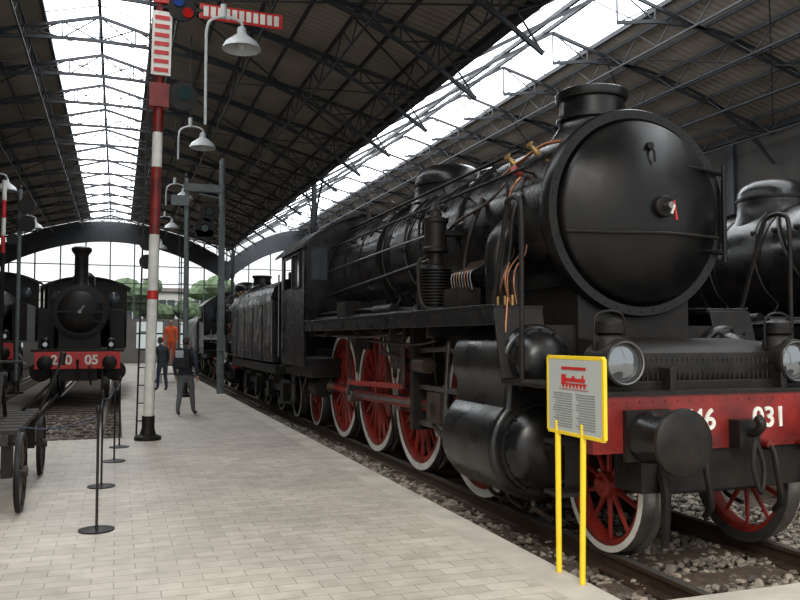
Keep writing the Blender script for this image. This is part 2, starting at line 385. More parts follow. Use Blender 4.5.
text('number_text_2','031',(.30,5.113,1.14),.225,WHT,L,off=.004)
# headlamps
for lx in(-1.0,.68):
    g=G(); c=(lx,.17,1.59)
    g.lathe([(.15,5.02),(.178,5.02),(.185,5.04),(.185,5.08),(.165,5.09),(.16,5.36),(.10,5.40),(.0005,5.41)],c,(0,1,0),BLM,32)
    g.lathe([(.0005,5.015),(.05,5.02),(.10,5.033),(.152,5.055)],c,(0,1,0),GLS,32)
    g.lathe([(.150,5.05),(.155,5.012),(.165,5.008),(.172,5.03)],c,(0,1,0),STL,32)
    g.lathe([(.14,.10),(.12,.19),(.09,.22),(.12,.23),(.125,.28),(.11,.285),(.11,.32),(.05,.35),(.0005,.35)],(lx,5.39,1.59),(0,0,1),BLM,18)
    g.tube([(lx-.14,5.39,1.69),(lx-.12,5.39,1.96),(lx+.12,5.39,1.96),(lx+.14,5.39,1.69)],.01,BLM)
    g.cyl((lx,5.39,FP-.02),(lx,5.39,1.5),.06,BLM); g.bb(lx-.12,lx+.12,5.28,5.5,FP,FP+.02,BLM)
    g.obj('headlamp',L)
# cab
g=G()
xw=1.45; y0,y1=14.35,16.5
for s in(-1,1):
    X0,X1=s*xw,s*(xw-.04)
    g.bb(X0,X1,y0,y1,1.25,2.75,BLK); g.bb(X0,X1,y0,y1,3.35,3.5,BLK)
    g.bb(X0,X1,y0,y0+.35,2.75,3.35,BLK); g.bb(X0,X1,y0+.95,y0+1.15,2.75,3.35,BLK); g.bb(X0,X1,y1-.25,y1,2.75,3.35,BLK)
    xx=s*(xw-.03); g.bb(xx-.005,xx+.005,y0+.35,y0+.95,2.75,3.35,WIN)
    xo=s*(xw+.01)
    for a,b in(((y0+.33,2.73),(y0+.97,2.73)),((y0+.33,3.37),(y0+.97,3.37)),((y0+.33,2.73),(y0+.33,3.37)),((y0+.97,2.73),(y0+.97,3.37))):
        g.bar((xo,a[0],a[1]),(xo,b[0],b[1]),.03,BLM)
    g.tube([(s*1.5,y1+.02,1.4),(s*1.5,y1+.02,3.1)],.018,STL)
    for zz in(.45,.85,1.2): g.bb(s*1.2,s*1.5,y1-.45,y1-.1,zz,zz+.03,BLM)
    g.bb(s*1.22,s*1.25,y1-.45,y1-.1,.45,1.3,BLM)
def roofarc(n,xh,z0,zc):
    return [(-xh+2*xh*i/n, z0+(zc-z0)*(1-(abs(-1+2*i/n))**2.2)) for i in range(n+1)]
arc=roofarc(20,1.5,3.48,4.14)
n=len(arc)
for i in range(n-1):
    (xa,za),(xb,zb)=arc[i],arc[i+1]
    g.ext([(xa,y0-.25,za),(xb,y0-.25,zb),(xb,y0-.25,zb-.05),(xa,y0-.25,za-.05)],(0,y1-y0+.7,0),BLK)
g.ext([(-1.45,y0,1.95)]+[(x*.966,y0,z-.03) for x,z in arc]+[(1.45,y0,1.95)],(0,.05,0),BLK)
for s in(-1,1): g.box((s*1.17,y0-.01,3.15),(.30,.02,.6),WIN)
g.bb(-1.4,1.4,y0,y1+.2,1.25,1.4,BLM)
g.bb(-1.3,1.3,y0,y1+.2,1.05,1.25,BLM)
g.obj('cab',L)
# pipes & fittings
g=G()
for s in(-1,1):
    g.tube([(s*.98,6.75,3.42),(s*.98,14.2,3.42)],.018,BLM)
    for yy in(6.9,8.4,10,11.6,13.0): g.cyl((s*.78,yy,3.38),(s*.99,yy,3.42),.015,BLM,seg=8)
    g.tube([(s*.60,7.6,3.80),(s*.60,14.3,3.80)],.022,BLM)
    for yy in(8.3,9.8,11.8,13.4): g.cyl((s*.55,yy,3.68),(s*.60,yy,3.82),.014,BLM,seg=8)
    g.tube([(s*1.02,8.9,2.75),(s*1.02,14.2,2.55)],.03,BLM)
    g.tube([(s*.99,8.2,3.08),(s*1.0,11.2,3.05),(s*1.01,14.2,3.0)],.014,STL)
    g.tube([(s*1.45,6.0,FP),(s*1.45,6.0,2.2),(s*1.45,6.0,2.85),(s*1.45,6.08,2.98),(s*1.45,6.25,2.98),(s*1.43,6.33,2.85),(s*1.42,6.6,2.1)],.022,BLM,10)
    g.tube([(s*1.45,5.45,FP),(s*1.45,6.0,FP)],.022,BLM)
    for zz in(.55,.95): g.bb(s*1.2,s*1.42,5.45,5.7,zz,zz+.03,BLM)
    g.bb(s*1.2,s*1.23,5.45,5.7,.55,1.38,BLM)
px,py=-1.24,8.45
g.lathe([(.0005,0),(.17,0),(.17,.05),(.14,.06),(.14,.08)]+[(r,.08+.035*i+o) for i in range(12) for r,o in((.13,0),(.185,.004),(.185,.018),(.13,.022))]+[(.12,.52),(.08,.54),(.08,.66),(.15,.68),(.15,.72),(.13,.74),(.13,1.0),(.15,1.02),(.15,1.06),(.08,1.08),(.06,1.16),(.0005,1.17)],(px,py,2.08),(0,0,1),BLM,24)
g.bb(px,-.85,py-.1,py+.1,2.35,2.42,BLM); g.bb(px,-.85,py-.1,py+.1,2.95,3.0,BLM)
g.tube([(px,py,3.2),(px+.05,py+.1,3.36),(px+.3,py+.3,3.5),(-.7,9.1,3.65)],.025,BLM)
g.tube([(px-.12,py,2.7),(px-.22,py-.02,2.6),(px-.2,py-.1,2.15),(px,py-.3,2.1)],.02,BLM)
g.cyl((px+.02,py+.38,2.08),(px+.02,py+.38,2.6),.10,BLM); g.ell((px+.02,py+.38,2.6),(.10,.10,.06),BLM)
g.lathe([(.05,0),(.07,.02),(.05,.05),(.03,.12)],(px,py,3.22),(0,0,1),BLM,12)
g.bb(-1.35,-1.1,7.55,7.95,2.1,2.30,BLM)
for i in range(8):
    yy=7.5+i*.07
    g.tube([(-1.22,yy,2.28),(-1.24,yy,2.45),(-1.12,yy+.02,2.52),(-.95,yy+.1,2.62)],.007,COP if i in(2,5) else STL,6)
for i in range(3):
    yy=6.66+i*.13
    g.tube([(-1.15,yy,2.1),(-1.18,yy,2.30),(-1.12,yy+.05,2.45),(-1.0,yy+.10,2.58),(-.93,yy+.2,2.68)],.008,COP if i<2 else BLM,6)
g.tube([(-1.25,6.62,2.12),(-1.3,6.60,2.32),(-1.22,6.66,2.48),(-1.28,6.72,2.28),(-1.24,6.8,2.15)],.010,COP,6)
g.tube([(-1.32,6.5,1.5),(-1.36,6.48,1.8),(-1.30,6.55,2.15)],.010,COP,6)
for i in range(3): g.cyl((-1.2,6.65+i*.15,2.08),(-1.2,6.65+i*.15,2.18),.018,BRS,seg=8)
g.tube([(-.60,6.75,3.70),(-.72,6.9,3.68),(-.80,7.2,3.58),(-.86,7.5,3.48)],.018,COP,8)
for (a,b,c_) in((-.74,6.95,3.60),(-.78,7.35,3.56)):
    g.lathe([(.035,0),(.035,.06),(.02,.08),(.02,.12),(.04,.13),(.04,.15),(.0005,.15)],(a,b,c_),(-.8,0,.7),BRS,12)
g.lathe([(.03,0),(.03,.08),(.05,.09),(.05,.11),(.0005,.11)],(-.85,7.1,3.42),(-1,0,.4),REDW,12)
g.tube([(-.84,7.1,3.42),(-.95,7.15,3.25),(-.96,7.2,3.05)],.014,COP,8)
g.tube([(-.9,7.0,3.2),(-1.0,7.0,3.0),(-1.02,7.05,2.6),(-1.1,7.1,2.2)],.02,BLM)
g.tube([(-.9,7.9,3.3),(-1.03,7.9,3.0),(-1.08,8.0,2.6),(-1.1,8.0,2.1)],.03,BLM)
g.tube([(-.85,7.45,3.4),(-1.0,7.6,3.2),(-1.05,8.6,3.0),(-1.05,9.2,2.4),(-1.1,9.3,2.1)],.018,RUS)
g.obj('pipes_and_fittings',L)
g=G()
for yy,zz in((6.9,2.08),(7.15,2.08)): g.cyl((-1.05,yy,zz),(-1.05,yy,zz+.35),.07,BLM)
g.cyl((-.95,12.0,1.6),(-.95,12.0,1.95),.08,BLM)
for yy in(9.3,9.7,10.1,10.5,12.2,12.7,13.2,13.7):
    g.lathe([(.045,0),(.045,.05),(.02,.06),(.0005,.08)],(-.80,yy,3.42),(-.8,0,.5),BLM,10)
g.tube([(-1.1,9.0,2.12),(-1.15,11.5,2.2),(-1.15,14.2,2.2)],.035,BLM)
g.tube([(-1.25,9.0,2.10),(-1.25,14.2,2.12)],.025,RUS)
g.bb(-1.35,-1.1,11.9,12.4,2.08,2.35,BLM); g.cyl((-1.2,10.0,2.16),(-1.2,10.8,2.16),.08,BLM)
g.obj('boiler_side_valves',L)

# ------------------------------------------------------------------ tender
T=empty('locomotive_tender',(TX,0,ZR))
g=G()
ty0,ty1=17.3,24.2
g.bb(-1.45,1.45,ty0,ty1,1.25,2.55,BLK)
sec=[(-1.45,2.55),(-1.45,2.7),(-1.35,2.95),(-1.1,3.1),(1.1,3.1),(1.35,2.95),(1.45,2.7),(1.45,2.55)]
g.ext([(x,ty0+.4,z) for x,z in sec],(0,ty1-ty0-.4,0),BLK)
g.bb(-1.42,1.42,ty0,ty1,1.0,1.2,BLM)
for yy in np.arange(ty0+.1,ty1,1.4):
    for s in(-1,1): g.bb(s*1.45,s*1.462,yy,yy+.04,1.25,2.55,BLM)
g.cyl((0,21.5,3.1),(0,21.5,3.35),.35,BLK); g.cyl((-.5,19.5,3.1),(-.5,19.5,3.4),.2,BLM)
g.tube([(-1.5,ty0,1.4),(-1.5,ty0,2.6)],.02,STL)
for s in(-1,1):
    g.cyl((s*.88,ty1,1.04),(s*.88,ty1+.45,1.04),.1,BLK); g.cyl((s*.88,ty1+.45,1.04),(s*.88,ty1+.5,1.04),.24,BLK,seg=24)
    for yc in(18.9,22.5):
        g.bb(s*.95,s*1.05,yc-1.3,yc+1.3,.55,.85,BLM)
        for d in(-.9,.9): g.bb(s*.98,s*1.14,yc+d-.15,yc+d+.15,.35,.75,BLM)
        for d in(-.3,0,.3): g.cyl((s*1.0,yc+d,.7),(s*1.0,yc+d,1.05),.09,BLM)
g.obj('tank',T,bevel=.02)
g=G()
for yc in(18.9,22.5):
    for d in(-.9,.9):
        for s in(-1,1): wheel(g,s*.72,yc+d,.5,.5,s,10,BLM,BLM,WHT,cw=False)
        g.cyl((-.98,yc+d,.5),(.98,yc+d,.5),.07,BLM)
g.obj('wheels',T)

dup(L,(9.05,-1.1,ZR),.94,('number','headlamp','pipes'))
dup(T,(9.05,-.6,ZR),.94)
dup(L,(TX,21.0,ZR),.9,('number',))
dup(T,(TX,21.2,ZR),.9)

# ------------------------------------------------------------------ small locomotive on left track
SX=-1.02
S=empty('tank_locomotive',(SX,23.75,ZR))
g=G()
g.bb(-1.1,1.1,0,.1,.93,1.40,REDB)
for s in(-1,1):
    g.lathe([(.20,0),(.14,-.06),(.12,-.35)],(s*.82,0,1.1),(0,1,0),BLM,20)
    g.lathe([(.0005,-.45),(.15,-.43),(.19,-.40),(.19,-.36),(.08,-.34)],(s*.82,0,1.1),(0,1,0),BLM,24)
g.tube([(0,0,1.1),(0,-.25,1.1),(0,-.3,1.2)],.04,BLM); g.tube([(0,-.25,1.05),(0,-.28,.6)],.03,BLM)
g.tube([(.3,0,1.0),(.3,-.2,.9),(.35,-.15,.5)],.03,BLM)
g.bb(-1.2,1.2,.05,8.2,1.40,1.46,BLM)
g.bb(-.5,.5,.1,8,.6,1.40,BLM)
for s in(-1,1): g.bb(s*.6,s*.66,.1,.3,.25,.95,BLM)
g.obj('frame_and_buffer_beam',S,bevel=.01)
g=G()
c=(0,0,2.52)
g.lathe([(.0005,.52),(.3,.54),(.55,.60),(.60,.66),(.68,.66),(.77,.68),(.77,.74),(.74,.76),(.74,1.7),(.70,1.72),(.70,5.2)],c,(0,1,0),BLM,40)
g.bar((-.6,.55,2.52),(.6,.55,2.52),.05,BLM); g.cyl((0,.42,2.52),(0,.56,2.52),.05,STL); g.bar((0,.43,2.52),(.12,.43,2.7),.03,STL)
for zz in(2.25,2.8): g.bar((-.1,.56,zz),(.7,.62,zz),.05,BLM)
g.lathe([(.36,-.1),(.24,.05),(.20,.18),(.19,.30),(.19,.95),(.22,1.0),(.28,1.08),(.28,1.16),(.22,1.2),(.16,1.2)],(0,1.15,3.22),(0,0,1),BLM,24)
g.bb(-.55,.55,.75,1.9,1.44,2.1,BLM)
g.lathe([(.4,-.1),(.33,.1),(.33,.55),(.2,.68),(.0005,.72)],(0,3.2,3.15),(0,0,1),BLK,24)
for s in(-1,1): g.tube([(s*.8,.8,2.85),(s*.8,5,2.85)],.02,BLM)
g.obj('boiler_and_chimney',S)
g=G()
for s in(-1,1):
    g.bb(s*.78,s*1.22,2.4,5.3,1.44,2.65,BLM)
    g.bb(s*1.3,s*1.26,5.3,7.2,1.44,2.6,BLM)
    g.bb(s*1.3,s*1.2,5.3,5.4,2.6,3.5,BLM); g.bb(s*1.3,s*1.2,7.1,7.2,2.6,3.5,BLM)
g.bb(-1.3,1.3,7.2,8.1,1.44,2.7,BLM)
arc=roofarc(14,1.42,3.5,3.86)
for i in range(14):
    (xa,za),(xb,zb)=arc[i],arc[i+1]; g.ext([(xa,5.1,za),(xb,5.1,zb),(xb,5.1,zb-.05),(xa,5.1,za-.05)],(0,2.3,0),BLM)
g.ext([(-1.28,5.3,2.4)]+[(x*.9,5.3,z-.03) for x,z in arc]+[(1.28,5.3,2.4)],(0,.04,0),BLM)
for s in(-1,1): g.lathe([(.0005,5.27),(.18,5.27),(.2,5.28),(.2,5.3)],(s*.88,0,3.15),(0,1,0),WIN,20)
for s in(-1,1):
    g.cyl((s*.85,.25,1.44),(s*.85,.25,1.72),.11,BLM); g.ell((s*.85,.25,1.72),(.11,.11,.07),BLM); g.cyl((s*.85,.12,1.6),(s*.85,.16,1.6),.07,GLS)
    g.lathe([(.0005,.4),(.26,.42),(.28,.45),(.28,1.25),(.0005,1.27)],(s*.98,0,.85),(0,1,0),BLM,24)
    g.bb(s*.5,s*1.1,.5,1.25,.7,1.38,BLM)
    g.bar((s*.98,1.3,.8),(s*.98,4.9,.65),.05,STL,.09)
g.obj('tanks_and_cab',S,bevel=.01)
g=G()
for y in(1.9,3.6,5.3):
    for s in(-1,1): wheel(g,s*.72,y,.62,.62,s,12,BLM,BLM,STL)
    g.cyl((-.7,y,.62),(.7,y,.62),.07,BLM)
g.obj('wheels',S)
text('number_text_1','250',(-.42,-.008,1.17),.36,WHT,S,off=.010); text('number_text_2','05',(.35,-.008,1.17),.36,WHT,S,off=.010)
SX2=-4.55
dup(S,(SX2,29.5,ZR),1.15,('number',))

# ------------------------------------------------------------------ ground, platform, tracks
g=G(); g.bb(-30,30,-8,90,-.62,-.30,DIRT); g.obj('ground',smooth=False)
g=G(); PX=3.11
g.bb(-8.6,2.80,-8,14.5,-.3,0,PAVE); g.bb(.4,2.80,14.5,57,-.3,0,PAVE); g.bb(2.80,18.2,-8,4.1,-.3,0,PAVE)
g.bb(2.80,PX,4.1,57,-.3,.002,KERB); g.bb(PX,18.2,4.1,4.4,-.3,.002,KERB); g.bb(.1,.4,14.5,57,-.3,.002,KERB)
g.obj('floor',smooth=False,fix=False)
def track(xc,ya,yb,name='railway_track'):
    e=empty(name,(xc,0,0))
    g=G()
    for s in(-1,1):
        x=s*.7525
        pr=[(-.07,-.16),(.07,-.16),(.07,-.148),(.012,-.13),(.012,-.04),(.035,-.03),(.035,0),(-.035,0),(-.035,-.03),(-.012,-.04),(-.012,-.13),(-.07,-.148)]
        g.ext([(x+a,ya,ZR+b) for a,b in pr],(0,yb-ya,0),RAILM)
        g.bb(x-.033,x+.033,ya,yb,ZR,ZR+.003,RAILT)
    g.obj('rails',e,smooth=False)
    g=G(); y=ya+.2
    while y<yb:
        g.bb(-1.28,1.28,y,y+.25,-.36,ZR-.15,WOOD)
        for s in(-1,1): g.bb(s*.7525-.13,s*.7525+.13,y+.03,y+.22,ZR-.16,ZR-.135,RAILM)
        y+=.62
    g.obj('sleepers',e,smooth=False); return e
t1=track(TX,4.42,57); track(9.05,4.42,57); t3=track(SX,14.55,57); track(SX2,14.55,57)
rng=np.random.default_rng(3)
def stones(name,regions,parent):
    t=(1+5**.5)/2
    iv=np.array([(-1,t,0),(1,t,0),(-1,-t,0),(1,-t,0),(0,-1,t),(0,1,t),(0,-1,-t),(0,1,-t),(t,0,-1),(t,0,1),(-t,0,-1),(-t,0,1)])/1.9
    jf=[(0,11,5),(0,5,1),(0,1,7),(0,7,10),(0,10,11),(1,5,9),(5,11,4),(11,10,2),(10,7,6),(7,1,8),(3,9,4),(3,4,2),(3,2,6),(3,6,8),(3,8,9),(4,9,5),(2,4,11),(6,2,10),(8,6,7),(9,8,1)]
    V=[];F=[];tone=[]; k=0
    for (x0,x1,y0,y1,n,sz) in regions:
        for i in range(n):
            p=np.array([rng.uniform(x0,x1)-parent.location.x,rng.uniform(y0,y1),-.285+rng.uniform(-.01,.05)])
            sc=sz*rng.uniform(.6,1.3)*np.array([1,rng.uniform(.7,1.2),rng.uniform(.55,.9)])
            a=rng.uniform(0,6.28); R=np.array([[math.cos(a),-math.sin(a),0],[math.sin(a),math.cos(a),0],[0,0,1]])
            vv=(iv*(1+rng.uniform(-.22,.22,(12,1))))*sc@R.T+p
            V.append(vv); F.extend([(a_+k,b_+k,c_+k) for a_,b_,c_ in jf]); tone.extend([rng.random()]*12); k+=12
    V=np.concatenate(V); me=bpy.data.meshes.new(name); me.from_pydata(V.tolist(),[],F); me.materials.append(STONE)
    at=me.attributes.new('tone','FLOAT','POINT'); at.data.foreach_set('value',tone)
    ob=bpy.data.objects.new(name,me); scene.collection.objects.link(ob); ob.parent=parent; return ob
stones('ballast_stones',[(PX+.04,6.9,4.45,9.5,6500,.035),(PX+.04,3.95,9.5,20,3800,.038),(6.9,10.5,4.45,7.5,1500,.04)],t1)
stones('ballast_stones',[(-2.9,.08,14.6,22,2200,.042)],t3)

# ------------------------------------------------------------------ roof and building
YA,YB=-1.0,57.0
def corr(name,a,b,mt=ROOF,th=.03):
    N=int((YB-YA)/.11); V=[];F=[]
    for i in range(N+1):
        y=YA+(YB-YA)*i/N; d=th if i%2 else 0
        V+= [(a[0],y,a[1]+d),(b[0],y,b[1]+d)]
    for i in range(N): F.append((2*i,2*i+1,2*i+3,2*i+2))
    me=bpy.data.meshes.new(name); me.from_pydata(V,[],F); me.materials.append(mt); ob=bpy.data.objects.new(name,me); scene.collection.objects.link(ob); return ob
E=7.95; R_=10.0
def zat(x,xe,xr): return E+(R_-E)*(x-xe)/(xr-xe)
corr('roof_panel',(7.2,E),(.72,zat(.72,7.2,-.55)))
corr('roof_panel',(-8.3,E),(-1.82,zat(-1.82,-8.3,-.55)))
corr('roof_panel',(18.2,E),(12.1,zat(12.1,18.2,10.8)))
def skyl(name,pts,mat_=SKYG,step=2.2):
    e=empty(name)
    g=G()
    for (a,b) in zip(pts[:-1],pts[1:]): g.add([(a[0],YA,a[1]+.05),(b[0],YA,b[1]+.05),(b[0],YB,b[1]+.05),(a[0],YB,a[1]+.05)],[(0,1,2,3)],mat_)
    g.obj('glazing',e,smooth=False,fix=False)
    g=G()
    for (a,b) in zip(pts[:-1],pts[1:]):
        y=YA
        while y<YB+.1: g.bar((a[0],y,a[1]),(b[0],y,b[1]),.022,GRYP,.03); y+=step
    for p in pts: g.bar((p[0],YA,p[1]-.02),(p[0],YB,p[1]-.02),.08,TRUSS,.12)
    g.obj('mullions',e,smooth=False,fix=False)
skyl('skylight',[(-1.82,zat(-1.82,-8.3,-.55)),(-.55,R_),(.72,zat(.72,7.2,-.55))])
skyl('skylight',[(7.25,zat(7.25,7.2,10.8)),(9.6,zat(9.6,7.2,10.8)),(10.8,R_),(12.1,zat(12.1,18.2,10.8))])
def truss(g,xl,xr,xc,y,lite=False):
    n=9 if not lite else 7
    def top(x): return (zat(x,xl,xc) if x<xc else zat(x,xr,xc))-.18
    def bot(x):
        u=(x-xl)/(xr-xl); return E-1.1+ (R_-E+.30)*(1-abs(2*u-1)**2.3)
    xs=[xl+(xc-xl)*i/n for i in range(n+1)]+[xc+(xr-xc)*i/n for i in range(1,n+1)]
    T_=[(x,y,top(x)) for x in xs]; B_=[(x,y,bot(x)) for x in xs]
    for i in range(len(xs)-1):
        g.bar(T_[i],T_[i+1],.06,TRUSS,.08)
        if lite and xs[i]<xc-.1: continue
        g.bar(B_[i],B_[i+1],.06,TRUSS,.085)
        g.bar(T_[i],B_[i+1],.03,TRUSS); g.bar(B_[i],T_[i+1],.03,TRUSS)
        g.bar(T_[i],B_[i],.035,TRUSS)
e=empty('roof_trusses')
SP=2.9
for (xl,xr,xc) in((-8.3,7.2,-.55),(7.2,18.2,10.8)):
    g=G(); y=1.0
    while y<57: truss(g,xl,xr,xc,y,xc>5); y+=SP
    for (xe,k) in((xl,1),(xr,-1)):
        for j in range(1,9):
            x=xe+(xc-xe)*j/9
            if (xc>5 and (xe==xl or j>7)): continue
            if xc<5 and j>7: continue
            z=zat(x,xe,xc)-.10
            g.bar((x,YA,z),(x,YB,z),.05,TRUSS,.09)
            if j in(1,3,5,7):
                dz=.55
                g.bar((x,YA,z-dz),(x,YB,z-dz),.04,TRUSS,.045)
                y=1.0
                while y<55:
                    for q in range(2):
                        h=SP/4; a=y+q*SP/2; g.bar((x,a,z),(x,a+h,z-dz),.026,TRUSS); g.bar((x,a+h,z-dz),(x,a+2*h,z),.026,TRUSS)
                    y+=SP
    for side in(0,1):
        xe=xl if side==0 else xr
        if xc>5 and side==0: continue
        y=1.0; q=0
        while y<54:
            xa=xe; xb=xe+(xc-xe)*.78
            if q%2==0: g.bar((xa,y,zat(xa,xe,xc)-.22),(xb,y+SP*2,zat(xb,xe,xc)-.22),.03,TRUSS)
            else: g.bar((xb,y-SP,zat(xb,xe,xc)-.22),(xa,y+SP,zat(xa,xe,xc)-.22),.03,TRUSS)
            y+=SP; q+=1
    g.obj('truss_set',e,smooth=False,fix=False)
g=G()
for x in(-8.3,7.2,18.1): g.bar((x,YA,E-.06),(x,YB,E-.06),.22,TRUSS,.16)
g.obj('valley_beams',e,smooth=False,fix=False)
for x,ys in((7.3,(-.5,31.0,55)),(-8.2,(-.5,11.4,25.8,40.2,54.6))):
    for y in ys:
        g=G(); g.lathe([(.0005,0),(.22,0),(.22,.15),(.14,.25),(.12,.6),(.10,6.0),(.16,6.2),(.18,6.35),(.0005,6.35)],(x,y,-.3),(0,0,1),TRUSS,20)
        g.bb(x-.09,x+.09,y-.09,y+.09,6.0,E-.1,TRUSS)
        for s in(-1,1): g.tube([(x,y,5.6),(x,y+s*.6,6.9),(x,y+s*1.5,7.8)],.04,TRUSS)
        g.obj('iron_column')
g=G(); g.bb(-8.8,-8.5,-1,57.3,-.3,E,WALLM); g.obj('wall_left')
g=G(); g.bb(18.3,18.6,-1,57.3,-.3,E,WALLD)
for i in range(20): g.bb(18.15,18.3,-1+i*3,-.8+i*3,-.3,E,TRUSS)
g.obj('wall_right')
e=empty('wall_back',(0,57.2,0))
g=G(); g.bb(-8.8,18.6,0,.3,-.3,3.0,WALLM)
for (xl,xr,xc) in((-8.3,7.2,-.55),(7.2,18.2,10.8)):
    n=28
    for i in range(n):
        xa=xl+(xr-xl)*i/n; xb=xl+(xr-xl)*(i+1)/n
        def bt(x): u=(x-xl)/(xr-xl); return 5.7+2.5*(1-abs(2*u-1)**2.0)
        def tp(x): return (zat(x,xl,xc) if x<xc else zat(x,xr,xc))
        h=1.35
        g.ext([(xa,-.1,bt(xa)),(xb,-.1,bt(xb)),(xb,-.1,min(tp(xb),bt(xb)+h)),(xa,-.1,min(tp(xa),bt(xa)+h))],(0,.35,0),TRUSS)
for i in range(18):
    x=-8.3+i*1.55; g.bar((x,.1,3.0),(x,.1,8.3),.09,GRYP)
for z in(4.2,5.4,6.6): g.bar((-8.4,.1,z),(18.3,.1,z),.07,GRYP)
g.obj('window_structure',e,smooth=False)
g=G()
for i in range(9):
    x=-7.5+i*2.9; g.bb(x,x+1.7,-.06,-.01,1.0,2.8,ENDG)
    g.bb(x+.8,x+.88,-.09,-.06,1.0,2.8,TRUSS); g.bb(x,x+1.7,-.09,-.06,1.95,2.05,TRUSS)
g.obj('window_lower',e,smooth=False)
# outside, seen through the end glazing
e=empty('building_outside',(0,70,0)); g=G()
g.bb(-14,22,0,6,-.3,5.6,FACADE); g.bb(-14.3,22.3,-.3,6.3,5.6,5.9,WALLM)
for i in range(13): g.bb(-13+i*2.7,-11.7+i*2.7,-.05,.02,3.2,4.9,WIN); g.bb(-12.4+i*2.7,-12.3+i*2.7,-.09,-.05,3.2,4.9,FACADE)
g.obj('facade',e,smooth=False)
g=G(); rr=random.Random(2)
for i in range(7):
    x0=-13+i*5+rr.uniform(-1,1)
    if i in(2,5): continue
    g.tube([(x0,64,-.3),(x0+.1,64,2),(x0,64,4)],.18,WOOD)
    for k in range(9):
        g.ell((x0+rr.uniform(-1.5,1.5),64+rr.uniform(-1,1),4.2+rr.uniform(-1.1,1.6)),(rr.uniform(.7,1.2),rr.uniform(.7,1.1),rr.uniform(.5,.9)),LEAF,14,9,lambda p:p*(1+rr.uniform(-.14,.14)))
g.obj('garden_trees')

# ------------------------------------------------------------------ information sign (on the platform kerb)
e=empty('information_sign',(3.05,4.985,0))
g=G()
ZB=0.002; k_=.978
g.cyl((0,.19,ZB),(0,.19,1.10),.021,YEL); g.cyl((0,-.12,ZB),(0,-.15,1.10),.021,YEL)
PY0,PY1=-.41,.31
for a,b in(((PY0,1.02),(PY1,1.02)),((PY0,1.56),(PY1,1.56)),((PY0,1.02),(PY0,1.56)),((PY1,1.02),(PY1,1.56))):
    g.bar((0,a[0],a[1]),(0,b[0],b[1]),.028,YEL)
g.obj('frame',e,bevel=.004)
g=G(); g.bb(-.012,.006,PY0+.012,PY1-.012,1.032,1.548,PANEL)
X=-.0135; oc=-.05
for i in range(14):
    z=1.30-i*.018
    for (a,b) in((.02,.29),(-.27,-.02)): g.bb(X-.001,X,oc+a,oc+b-random.uniform(0,.05),z,z+.006,INK)
def rb(y0,y1,z0,z1): g.bb(X-.002,X,oc+y0,oc+y1,z0+.02,z1+.02,REDB)
rb(-.15,.10,1.37,1.395); rb(.10,.16,1.36,1.42); rb(-.13,-.11,1.395,1.42); rb(-.02,.02,1.395,1.41); rb(-.17,.17,1.35,1.36); rb(-.19,.19,1.315,1.318)
for k in range(7):
    g.cyl((X-.002,oc-.14+k*.046,1.36),(X,oc-.14+k*.046,1.36),.013,REDB)
rb(-.16,.16,1.455,1.475)
g.obj('panel',e,smooth=False)

# ------------------------------------------------------------------ signal masts
def mast(name,loc,H,segs,r=.085,ladder=True,lean=0):
    e=empty(name,loc); e.rotation_euler=(0,lean,0); g=G()
    g.lathe([(.0005,0),(.22,0),(.22,.06),(.13,.10),(r+.02,.2),(r+.02,.4)],(0,0,0),(0,0,1),BLM,20)
    z=0.3
    for (z1,mt) in segs:
        g.lathe([(r,z),(r*.97,z1)],(0,0,0),(0,0,1),mt,16); z=z1
    g.ell((0,0,z),(r,r,.12),BLM)
    g.obj('post',e)
    if ladder:
        g=G()
        for d in(-.16,.10): g.bar((d-.02,.16,0),(d-.02,.16,z-.8),.03,BLM)
        k=.3
        while k<z-.8: g.bar((-.18,.16,k),(.08,.16,k),.02,BLM); k+=.3
        for k in(1,3,5): g.bar((0,0,k),(0,.16,k),.03,BLM)
        g.obj('ladder',e)
    return e
BLUEL=mat('blue_lens',(0.02,0.05,0.22),0.1); REDL=mat('red_lens',(0.35,0.01,0.01),0.1); GRNL=mat('green_lens',(0.004,0.025,0.025),0.15)
M1=mast('semaphore_signal',(.5,14.1,0),7.5,[(1.0,WHT),(2.35,WHT),(2.5,REDB),(3.3,WHT),(3.45,WHT),(4.6,RED),(5.2,WHT),(5.8,RED),(8.6,RED)],lean=math.radians(1.0))
g=G()
g.bb(-.16,.16,-.14,.14,5.62,6.02,RED)
g.bb(-.15,.17,-.17,-.14,6.15,7.25,WHT)
for i in range(7): g.bb(-.11,.13,-.182,-.17,6.2+i*.15,6.27+i*.15,REDB)
g.bb(-.14,.16,-.17,-.14,7.4,8.2,REDB)
g.bb(.62,2.05,-.2,-.17,7.22,7.48,REDB)
for i in range(11): g.bb(.68+i*.122,.765+i*.122,-.212,-.2,7.26,7.44,WHT)
g.bar((0,-.1,7.35),(.7,-.18,7.35),.06,BLM)
g.obj('signal_arm',M1,smooth=False)
g=G()
g.ext([(.32+.23*math.cos(a*pi/9),-.22,7.34+.23*math.sin(a*pi/9)) for a in range(18)],(0,.06,0),BLM)
g.cyl((.26,-.24,7.44),(.26,-.22,7.44),.09,BLUEL); g.cyl((.42,-.24,7.26),(.42,-.22,7.26),.09,REDL)
g.ext([(.38+.25*math.cos(a*pi/9),-.10,5.85+.25*math.sin(a*pi/9)) for a in range(18)],(0,.08,0),BLM)
g.cyl((.41,-.12,5.9),(.41,-.10,5.9),.12,GRNL); g.bar((0,0,5.85),(.4,-.05,5.85),.06,BLM)
g.obj('spectacle_plates',M1)
M2=mast('shunting_signal',(1.85,24,0),6.9,[(1.2,GRYP),(6.4,GRYP)],r=.07)
g=G()
g.bb(-.1,1.0,-.1,.1,6.0,6.22,GRYP)
g.bb(.25,.75,-.2,.1,4.65,4.85,BLM)
